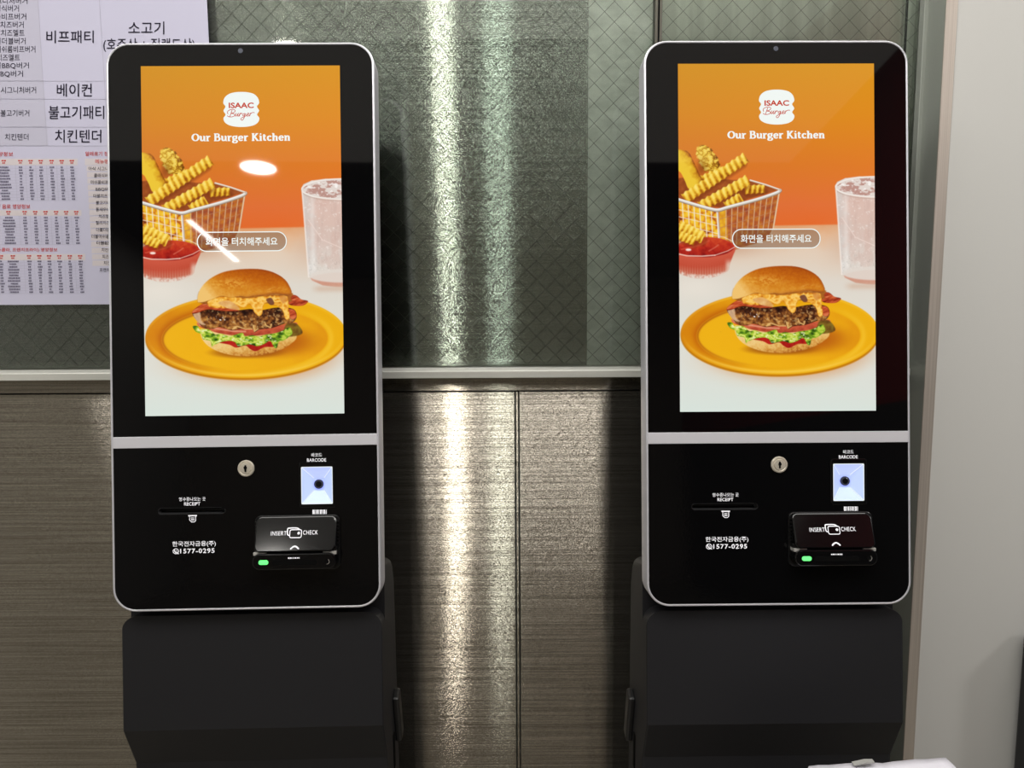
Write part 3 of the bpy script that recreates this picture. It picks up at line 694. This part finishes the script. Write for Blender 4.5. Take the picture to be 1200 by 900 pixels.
    bm.faces.new([bm.verts.new(cw((63.4 + 1.5 * math.cos(a), 572.8 + 1.5 * math.sin(a)), 0)) for a in np.linspace(0, 2 * math.pi, 14, endpoint=False)])
    ribbon(bm, [(55.6, 589.4), (58, 587.4), (60, 586.8), (62, 587.4), (64.4, 589.4)], 1.6, 0, cw)
    part('cover_lettering', bm, M['white_print'], False, cr)['label'] = 'white words INSERT CHECK with card icon'
    bm = bmesh.new()
    box(bm, 12.2 * KU, 107 * KU, -.014, -.003, -599 * KU, -589 * KU, .0006)
    part('hinge_bracket', bm, M['black'], False, cr)
    bm = bmesh.new()
    for x0 in (12.0, 92.0):
        bm = bmesh.new(); box(bm, x0 * KU, (x0 + 15) * KU, -.0185, -.004, -597.2 * KU, -593.6 * KU, .0004)
        part('metal_clip', bm, M['metal'], False, cr)['label'] = 'bright metal clip between cover and slot'
    bm = bmesh.new(); st = rrect(11.7, 107.2, 594.6, 613.2, 8.6, 10)
    loft(bm, [[hp(p, -.002) for p in inset(st, -.8)], [hp(p, -.0215) for p in st], [hp(p, -.0226) for p in inset(st, .5)], [hp(p, -.023) for p in inset(st, 1.4)]])
    part('slot_block', bm, M['black_gloss'], False, cr)
    bm = bmesh.new(); slab(bm, rrect(34.6, 85.6, 601.6, 607.6, 2.8, 6), -.0233, -.0228, .0001); part('card_slot', bm, M['hole'], False, cr)
    bm = bmesh.new(); slab(bm, rrect(19.4, 30.4, 601.6, 606.8, 2.4, 6), -.0240, -.0228, .0004); o = part('status_light', bm, M['led'], False, cr); o['label'] = 'glowing green status light'
    bm = bmesh.new(); disc(bm, 97, 604.4, 2.8, -.0233, 18); part('key_socket', bm, M['hole'], False, cr)
    bm = bmesh.new(); ribbon(bm, [(97 + 2.9 * math.cos(a), 604.4 + 2.9 * math.sin(a)) for a in np.linspace(-1.0, 1.6, 10)], .5, -.0235, caps=False)
    part('socket_rim', bm, M['metal'], False, cr)
    bm = bmesh.new()                                               # tiny unreadable print
    for x0, w_ in ((53, 1.6), (55, 2.4), (58.2, 1.2), (60.2, 2.2), (63, 1.6), (65, 1)): ribbon(bm, [(x0, 599.6), (x0 + w_, 599.6)], 1.5, -.0233, caps=False)
    part('slot_print', bm, M['white_print'], False, cr)
    # ---- pedestal
    d = Vector((0, -math.sin(TILT), -math.cos(TILT))); b = Vector((0, math.cos(TILT), -math.sin(TILT))); o0 = Vector((0, YH, hz))
    pt = lambda s, q_: o0 + d * (s * KU) + b * q_
    A, Bp, Cp = pt(673, .017), pt(809, .017), pt(862, .053)
    hin, h0, h1, h2 = pt(673, .046), pt(622, .046), pt(618, .056), pt(626, .118)
    back_y = pt(760, .158).y
    h3 = Vector((0, back_y - .012, pt(640, .15).z)); h4 = Vector((0, back_y, h3.z - .03))
    bm = bmesh.new(); hw = 153.8 * KU; r = 19 * KU
    xs = [(-hw + r * (1 - math.cos(a)), r * (1 - math.sin(a))) for a in np.linspace(0, math.pi / 2, 8)]
    xs = xs + [(-x_, dz) for x_, dz in reversed(xs)]
    rings = []
    for x_, dz in xs:
        e = min(1.0, dz / r)
        prof = [A + d * dz, Bp, Cp, Vector((0, Cp.y, .012)), Vector((0, back_y, .012)), h4, h3, h2 + d * dz * .5, h1 + d * dz * .5, h0 + d * dz * .5, hin + d * max(dz, 0) + b * 0]
        edge = .0025 * max(0, e - .6) / .4
        rings.append([Vector((x_, p.y + (edge if i < 3 else 0), p.z)) for i, p in enumerate(prof)])
    loft(bm, rings)
    pd = obj('pedestal', bm, M['pedestal'], k, True, True, 20)
    bm = bmesh.new(); box(bm, -hw - .02, hw + .02, Cp.y - .06, back_y + .02, 0, .012, .004); obj('base_plate', bm, M['pedestal'], k)
    for sx in (-1, 1):
        bm = bmesh.new()
        box(bm, -.006, .006, -.013, .013, -.045, .045, .004)
        lt = obj('side_latch', bm, M['latch'], k)
        lt.location = (sx * (hw + .004), back_y - .028, pt(846, .1).z); lt.rotation_euler = (math.radians(16), 0, 0)
        bm = bmesh.new(); box(bm, -.0012, .0012, -.006, .006, -.028, .028, .0008)
        o = obj('latch_slot', bm, M['hole'], k); o.location = (sx * (hw + .0003), back_y - .052, pt(884, .1).z)
    return k
CZ_TOP = 0.0
def kiosk_pose(px, py, D, yaw, roll):
    """where a kiosk stands so that its head's top edge centre is at this sight line"""
    P = on_axis(px, py, D); R = Matrix.Rotation(yaw, 4, 'Z') @ Matrix.Rotation(roll, 4, 'Y')
    off = R @ Vector((0, YH, CZ_TOP)); return P, R, P - off
P1 = on_axis(281.6, 50.0, 1.0460)
CZ_TOP = P1.z
kiosk = build_kiosk()
def set_pose(o, px, py, D, yaw, roll):
    P, R, L = kiosk_pose(px, py, D, yaw, roll)
    L.z = 0.0
    o.matrix_world = Matrix.Translation(L) @ R
set_pose(kiosk, 281.6, 50.0, 1.0460, math.radians(1.3), math.radians(-.28))
tag(kiosk, 'left black and silver self-order kiosk, overlapping the wall poster', 'kiosk', 'self-order kiosks')
def copy_tree(o, parent=None):
    c = o.copy(); C.objects.link(c)
    if parent: c.parent = parent
    for ch in list(o.children): copy_tree(ch, c)
    return c
kiosk2 = copy_tree(kiosk)
set_pose(kiosk2, 909.2, 47.6, 1.0500, math.radians(.6), math.radians(.05))
tag(kiosk2, 'right black and silver self-order kiosk, beside the white wall', 'kiosk', 'self-order kiosks')
# ---------------- back wall: steel panels, sill, wired glass window
YW = 1.25
zs_b = on_y(600, 426, YW).z; zs_f = on_y(600, 434.5, 1.232).z; zs_l = on_y(600, 442.5, 1.232).z
band_b = on_y(600, 458, YW).z
xcol = on_y(1122, 6, 1.19).x                                       # corner of the white wall
XL, XR = -1.75, xcol - .002
def lbox(name, x0, x1, y0, y1, z0, z1, m, bev=0.0, parent=None):
    bm = bmesh.new(); box(bm, x0, x1, y0, y1, z0, z1, bev); o = obj(name, bm, m, parent); 
    if parent is None: struct(o)
    return o
xs1 = on_y(606.5, 600, YW).x
lbox('wall_back', XL - .1, 2.6, YW + .05, YW + .15, 0, 2.7, M['wall'])
lbox('steel_wall_panel', XL, xs1 - .0035, YW, YW + .012, 0, band_b - .0015, M['steel'], .0012)
lbox('steel_wall_panel.001', xs1 + .0035, XR, YW, YW + .012, 0, band_b - .0015, M['steel'], .0012)
lbox('trim_1', XL, XR, YW - .001, YW + .012, band_b + .0005, zs_l + .004, M['steel'], .0008)
lbox('trim_2', xs1 - .0022, xs1 + .0022, YW + .001, YW + .03, 0, band_b - .002, M['steel'], .0006)
bm = bmesh.new()
pr = [(YW + .04, zs_b), (1.2335, zs_f + .0006), (1.232, zs_f - .001), (1.232, zs_l), (1.235, zs_l - .001), (YW + .04, zs_l)]
loft(bm, [[Vector((x, y, z)) for y, z in pr] for x in (XL, on_y(1071, 440, 1.22).x)])
struct(obj('trim_3', bm, M['steel_sill'], None))
# window: panes of wired glass in front of sheet steel
win_e = empty('window_1', (0, YW, zs_b)); struct(win_e)
xm = on_y(771.5, 20, YW).x; xsA = on_y(690, 200, YW).x; zt = 2.62
def wchild(name, bm, m):
    o = obj(name, bm, m, win_e); o.matrix_parent_inverse = Matrix.Translation((0, -YW, -zs_b)); return o
xwr = on_y(1079, 6, YW).x
for x0, x1 in ((XL, xm - .006), (xm + .006, xwr)):
    bm = bmesh.new(); box(bm, x0, x1, YW + .002, YW + .007, zs_b - .004, zt); wchild('glass_pane', bm, M['pane'])
bm = bmesh.new(); box(bm, xm - .006, xm + .006, YW - .004, YW + .02, zs_b - .002, zt, .002); wchild('mullion', bm, M['mull'])
bm = bmesh.new(); box(bm, xm - .0012, xm + .0012, YW - .0052, YW - .003, zs_b, zt); wchild('mullion_groove', bm, M['hole'])
xq = on_y(1066, 20, YW).x
bm = bmesh.new(); box(bm, xq - .0012, xq + .0012, YW + .008, YW + .012, zs_b, zt); wchild('sheet_joint', bm, M['hole'])
for x0, x1, m in ((XL, xsA, 'steel_back'), (xsA, xm, 'galv'), (xm, XR, 'sheet')):
    bm = bmesh.new(); box(bm, x0, x1, YW + .016, YW + .03, zs_b - .004, zt); wchild('backing_sheet', bm, M[m])
bm = bmesh.new()                                                   # the wire net in the glass
pitch, wr = .0315, .00032
zlo, zhi = zs_b - .002, 2.2
for sgn in (1, -1):
    x = XL - 1.5
    while x < XR + 1.5:
        pa, pb = [], (x, x + sgn * (zhi - zlo))
        ta = 0.0; tb = 1.0
        dx = pb[1] - pb[0]
        lo_, hi_ = (XL - pb[0]) / dx, (xwr - pb[0]) / dx
        if lo_ > hi_: lo_, hi_ = hi_, lo_
        ta, tb = max(0, lo_), min(1, hi_)
        if tb > ta:
            y = YW + .0045
            e0 = Vector((pb[0] + dx * ta, y, zlo + (zhi - zlo) * ta)); e1 = Vector((pb[0] + dx * tb, y, zlo + (zhi - zlo) * tb))
            nrm = Vector((-(e1 - e0).z, 0, (e1 - e0).x)).normalized() * wr; dd = Vector((0, wr, 0))
            loft(bm, [[e0 + nrm, e0 + dd, e0 - nrm, e0 - dd], [e1 + nrm, e1 + dd, e1 - nrm, e1 - dd]], False, False)
        x += pitch
wchild('wire_mesh', bm, M['wire'])
# steel jamb between glass and white wall
bm = bmesh.new(); box(bm, xwr, XR + .01, YW - .012, YW + .02, zs_b - .003, 2.62, .001); struct(obj('trim_4', bm, M['jamb'], None))
# ---------------- white wall on the right with its steel corner guard
YC = 1.19
lbox('wall_right', xcol, 2.6, YC, YW + .15, 0, 2.7, M['wall'])
gx1 = xcol; gx0 = on_y(1108, 6, YC).x
bm = bmesh.new(); box(bm, gx0, gx1, YC - .0025, YC + .0005, 0, 2.7, .001); struct(obj('trim_5', bm, M['guard'], None))
lbox('trim_6', gx0 + .0005, gx1, YC + .0006, YW + .05, 0, 2.7, M['jamb'])
# ---------------- the rest of the room (seen in reflections)
lbox('floor', -2.6, 2.6, -4.6, YW + .15, -.05, 0, M['floor'])
lbox('ceiling', -2.6, 2.6, -1.95, YW + .15, 2.7, 2.75, M['ceil'])
lbox('ceiling_rear', -2.6, 2.6, -4.6, -1.95, 2.72, 2.77, M['ceil_dark'])
lbox('wall_rear', -2.6, 2.6, -4.7, -4.6, 0, 2.77, M['rear'])
lbox('wall_left', -2.7, -2.6, -4.6, YW + .15, 0, 2.77, M['wall'])
lbox('wall_side', 1.65, 1.75, -4.6, -.6, 1.25, 2.77, M['red'])
lbox('wall_side_lower', 1.65, 1.75, -4.6, -.6, 0, 1.25, M['dado'])
# ---------------- poster on the glass
YP = YW - .001
def pc(p, q): v = on_y(p[0], p[1], YP - q); return v
po = empty('menu_poster', on_y(100, 357, YP)); tag(po, 'pale lilac ingredient and nutrition poster taped to the wired glass', 'poster')
def pch(name, bm, m):
    o = obj(name, bm, m, po); o.matrix_parent_inverse = Matrix.Translation(-po.location); return o
bm = bmesh.new()
cA = [pc(p, 0) for p in ((-190, -160), (237.5, -160), (244.8, 50), (253, 357), (-180, 357.5))]
xr = on_y(244.5, 40, YP).x; zb = on_y(60, 357, YP).z; xl = on_y(-200, 200, YP).x; ztop = on_y(100, -190, YP).z
box(bm, xl, xr, YP - .0006, YP, zb, ztop); pch('sheet', bm, M['paper'])
def quad(bm, x0, y0, x1, y1, q, lean=0.0):
    bm.faces.new([bm.verts.new(pc(p, q)) for p in ((x0, y0), (x1, y0), (x1 + lean, y1), (x0 + lean, y1))])
bm = bmesh.new(); S = lambda x, y: (x / 4.736, y / 4.736)
quad(bm, -60, -40, 42.5, 94.5, .0008, 8); quad(bm, -60, 95.5, 51, 115.5, .0008, 1.5); quad(bm, -60, 117, 52.5, 148.5, .0008, 2); quad(bm, -60, 150, 55, 170.5, .0008, 1.5)
pch('cell_tint', bm, M['paper2'])
bm = bmesh.new()
for y in (95, 116.2, 149, 171): quad(bm, -60, y - .25, 243, y + .25, .0009)
for x in (42, 114): quad(bm, x - .25 , -40, x + .25, 171, .0009, 13)
t1 = [(186, 193.5, 91, 0), (246.3, 252.8, 95.4, 0), (297.6, 305, 100, 0)]
rowsets = [([4.3, 23.8, 35.8, 47.7, 60.3, 72.2, 84.1], np.linspace(196, 233.3, 12), 91), ([9.8, 28.8, 41.2, 53.3, 65.7, 77.4, 89.3], np.linspace(255, 285, 10), 95), ([1, 15, 34, 46, 57.4, 69.4, 81.7, 93.9], np.linspace(306.3, 342.3, 12), 100)]
for cols, rows, xe in rowsets:
    for y in rows: quad(bm, -40, y + 1.45, xe, y + 1.65, .0009)
    for c_ in cols[1:]: quad(bm, c_ - 6.1, rows[0] - 2, c_ - 5.85, rows[-1] + 1.6, .0009, (rows[-1] - rows[0]) * .06)
pch('table_rules', bm, M['pline'])
bm = bmesh.new()
for y0, y1, xe, _ in t1: quad(bm, -60, y0, xe, y1, .0008)
quad(bm, 99.5, 185.8, 140, 193.6, .0008)
for i, y in enumerate(np.linspace(197.5, 316, 17)[:-1]): quad(bm, 101.5 + i * .45, y - 3.2, 140, y + 3.0, .0008)
pch('table_header_tint', bm, M['paper3'])
bm = bmesh.new(); Q = .0012
big = [('비프패티', 257, 520, 204, 70), ('소고기', 712, 912, 155, 72), ('(호주산 + 질랜드산)', 573, 1082, 250, 76), ('베이컨', 315, 510, 500, 72), ('불고기패티', 270, 578, 624, 74), ('치킨텐더', 305, 562, 756, 72)]
for t, a, b_, y, h in big:
    bm = bmesh.new(); lettering(bm, t, a / 4.736, b_ / 4.736, y / 4.736, h / 4.736, Q, pc, .004)
    pch('ingredient_lettering', bm, M['ink'])['label'] = 'large dark Korean ingredient word'
bm = bmesh.new()
small = [('시그니처버거', -60, 152, 4), ('아삭정식버거', -95, 105, 46), ('머쉬룸비프버거', -100, 145, 92), ('더블치즈버거', -66, 131, 137), ('필리치즈멜트', -62, 136, 182), ('더블더블버거', -58, 142, 228), ('더블머쉬룸비프버거', -86, 196, 273), ('칠리치즈멜트', -84, 110, 319), ('더블BBQ버거', -64, 160, 364), ('더블BBQ버거', -96, 127, 410), ('아삭 시그니처버거', -72, 200, 500), ('통 불고기버거', -40, 162, 628), ('치킨텐더', 27, 158, 760)]
for t, a, b_, y in small:
    bm = bmesh.new(); lettering(bm, t, a / 4.736, b_ / 4.736, y / 4.736, 37 / 4.736, Q, pc, .0)
    pch('menu_lettering', bm, M['ink'])['label'] = 'small dark Korean menu name'
bm = bmesh.new()
for t, a, y in [('아삭 시그니처버거', 478, 150), ('클래식버거', 508, 187), ('머쉬룸비프버거', 490, 224), ('BBQ버거', 517, 262), ('더블치즈버거', 505, 298), ('불고기버거', 518, 335), ('통새우버거', 518, 371), ('치즈멜트', 533, 408), ('칠리치즈멜트', 518, 443), ('더블더블버거', 520, 480), ('더블머쉬룸버거', 495, 517), ('더블BBQ버거', 522, 553), ('치킨버거', 548, 590), ('치즈버거', 552, 626), ('치킨버거', 560, 660), ('프렌치프라이', 538, 698)]:
    n_ = len(t); lettering(bm, t, a / 4.613, a / 4.613 + n_ * 4.1, 165 + y / 4.613, 4.6, Q, pc, .0)
pch('allergen_lettering', bm, M['ink'])['label'] = 'column of small Korean menu names'
for t, a, b_, y in [('버거 영양정보', -22, 15.2, 180.6), ('사이드 및 음료 영양정보', -22, 35.3, 242), ('버거세트류(+콜라, 프렌치프라이) 영양정보', -28, 67.2, 293), ('알레르기 정보', 100, 132, 180.2), ('메뉴명', 111.6, 127, 189.2)]:
    bm = bmesh.new(); lettering(bm, t, a, b_, y, 5.2, Q, pc, .006); pch('heading_lettering', bm, M['redink'])['label'] = 'red Korean table heading'
for (cols, rows, xe), (y0, y1, _, _) in zip(rowsets, t1):
    bm = bmesh.new()
    for c_ in cols:
        for dy, w_ in ((-1.4, 5.2), (1.2, 3.2)):
            quad(bm, c_ - w_ / 2, (y0 + y1) / 2 + dy - .8, c_ - .3, (y0 + y1) / 2 + dy + .7, Q); quad(bm, c_ + .2, (y0 + y1) / 2 + dy - .8, c_ + w_ / 2, (y0 + y1) / 2 + dy + .7, Q)
    pch('column_heads', bm, M['redink'])['label'] = 'red row of tiny column heads'
bm = bmesh.new(); rnd = random.Random(8)
for cols, rows, xe in rowsets:
    for i, y in enumerate(rows):
        sh = i / len(rows) * 2.2
        for j, c_ in enumerate(cols):
            namecol = (j == 0 and len(cols) == 7) or (j == 1 and len(cols) == 8)
            w_ = rnd.uniform(7, 15) if namecol else rnd.uniform(2.2, 4.4)
            x = c_ + sh - w_ / 2
            while x < c_ + sh + w_ / 2:
                s_ = rnd.uniform(.7, 1.5); quad(bm, x, y - .85, x + s_, y + .75, Q); x += s_ + .35
pch('table_figures', bm, M['inksoft'])['label'] = 'tiny rows of table figures'
# ---------------- white wrapped carton at the bottom edge
YB = .86
ctl, ctr = on_y(934, 898.5, YB), on_y(1122, 887, YB)
bm = bmesh.new()
cw_, cd_, ch_ = ctr.x - ctl.x, .17, ctl.z
bmesh.ops.create_cube(bm, size=1.0)
bmesh.ops.subdivide_edges(bm, edges=bm.edges[:], cuts=14, use_grid_fill=True)
nzs = np.random.RandomState(3)
for v in bm.verts:
    x, y, z = v.co
    top = max(0, (z - .40) / .1)
    ex = max(0, (abs(x) - .40) / .1); ey = max(0, (abs(y) - .40) / .1)
    v.co.x = x * cw_ - math.copysign(.012 * top * ex ** 2, x)
    v.co.y = (y - .5) * cd_
    zz = (z + .5) * ch_
    if z > .45:
        zz += (x + .5) * (ctr.z - ctl.z) - .016 * ex ** 3 * (1 if x > 0 else .25) - .012 * ey ** 3 * 0 + .0014 * math.sin(x * 9 + 1) * math.cos(y * 9) + .0005 * math.sin(x * 31 + 1)
        zz -= .0035 * math.exp(-((x - .02) / .02) ** 2)
    v.co.z = zz
cart = obj('white_carton', bm, M['carton'], None, True, False)
cart.location = ((ctl.x + ctr.x) / 2, YB, 0)
tag(cart, 'white paper-wrapped carton in front of the right kiosk, cut by the bottom edge', 'box')
bm = bmesh.new()
a0 = on_y(998, 893.6, YB - .004); a1 = on_y(1022, 890.2, YB - .004)
loft(bm, [[a0, a0 + Vector((0, -.007, 0)), a0 + Vector((0, -.007, .001)), a0 + Vector((0, 0, .0012))],
          [(a0 + a1) / 2 + Vector((.003, 0, .001)), (a0 + a1) / 2 + Vector((.003, -.007, .001)), (a0 + a1) / 2 + Vector((.003, -.007, .003)), (a0 + a1) / 2 + Vector((.003, 0, .0028))],
          [a1, a1 + Vector((0, -.007, 0)), a1 + Vector((0, -.007, .001)), a1 + Vector((0, 0, .001))]])
tp = obj('tape_flap', bm, M['tape'], cart); tp.matrix_parent_inverse = Matrix.Translation(-cart.location); tp['label'] = 'lifted strip of clear tape'
# ---------------- black slab, mostly out of frame, added and shaped to shade the white wall
YN = YC - .012
bx0 = on_y(1198.6, 738, YN); 
bm = bmesh.new(); box(bm, bx0.x, bx0.x + .35, YC - .085, YC - .012, 0, bx0.z, .006, 3)
bn = obj('shadow_slab', bm, M['bin'], None, False); tag(bn, 'black slab added to shade the white wall, cut by the right edge', 'bin')
# ---------------- lamps
def area(name, loc, size, power, col=(1, .96, .9), target=None, shape='DISK', sy=None, rotz=0.0):
    l = bpy.data.lights.new(name, 'AREA'); l.shape = shape; l.size = size
    if sy: l.size_y = sy
    l.energy = power; l.color = col
    o = bpy.data.objects.new(name, l); C.objects.link(o); o.location = loc
    if target is None: o.rotation_euler = (0, 0, rotz)
    else: o.rotation_euler = (Vector(target) - Vector(loc)).to_track_quat('-Z', 'Y').to_euler()
    return o
def line_light(name, p0, p1, width, power, col):                   # a long line light at ceiling height
    p0, p1 = Vector(p0), Vector(p1); L = (p1 - p0).length
    return area(name, (p0 + p1) / 2, width, power, col, None, 'RECTANGLE', L, math.atan2(p1.y - p0.y, p1.x - p0.x) - math.pi / 2)
line_light('ceiling_line_light', (-.228, .1, 2.66), (-.356, -1.25, 2.66), .085, 10.5, (1, .96, .88))
line_light('ceiling_line_light', (-.043, .1, 2.66), (-.07, -1.25, 2.66), .11, 5, (.94, 1, .93))
area('overhead_fill', (-.15, .1, 2.66), 3.2, 54, (1, .975, .945), None, 'RECTANGLE', .8)  # unseen fill light added overhead for the general brightness
line_light('ceiling_line_light', (-1.08, .5, 2.66), (-1.68, -.55, 2.66), .16, 3, (1, .98, .95))  # unseen line added to lighten the steel beside the left kiosk
area('side_shadow_light', (2.3, -.3, 2.2), .4, 11, (1, .98, .95), (.85, 1.19, .7))  # unseen lamp added at the right to throw the slab's shadow on the wall
area('downlight', (-1.26, -1.92, 2.65), .19, 4)
area('light_tube', (-1.985, -3.33, 2.66), .045, 4.5, (1, .97, .93), None, 'RECTANGLE', 1.0)
w = bpy.data.worlds.new('world'); sc.world = w; w.use_nodes = True
w.node_tree.nodes['Background'].inputs[0].default_value = (.8, .8, .82, 1); w.node_tree.nodes['Background'].inputs[1].default_value = .14
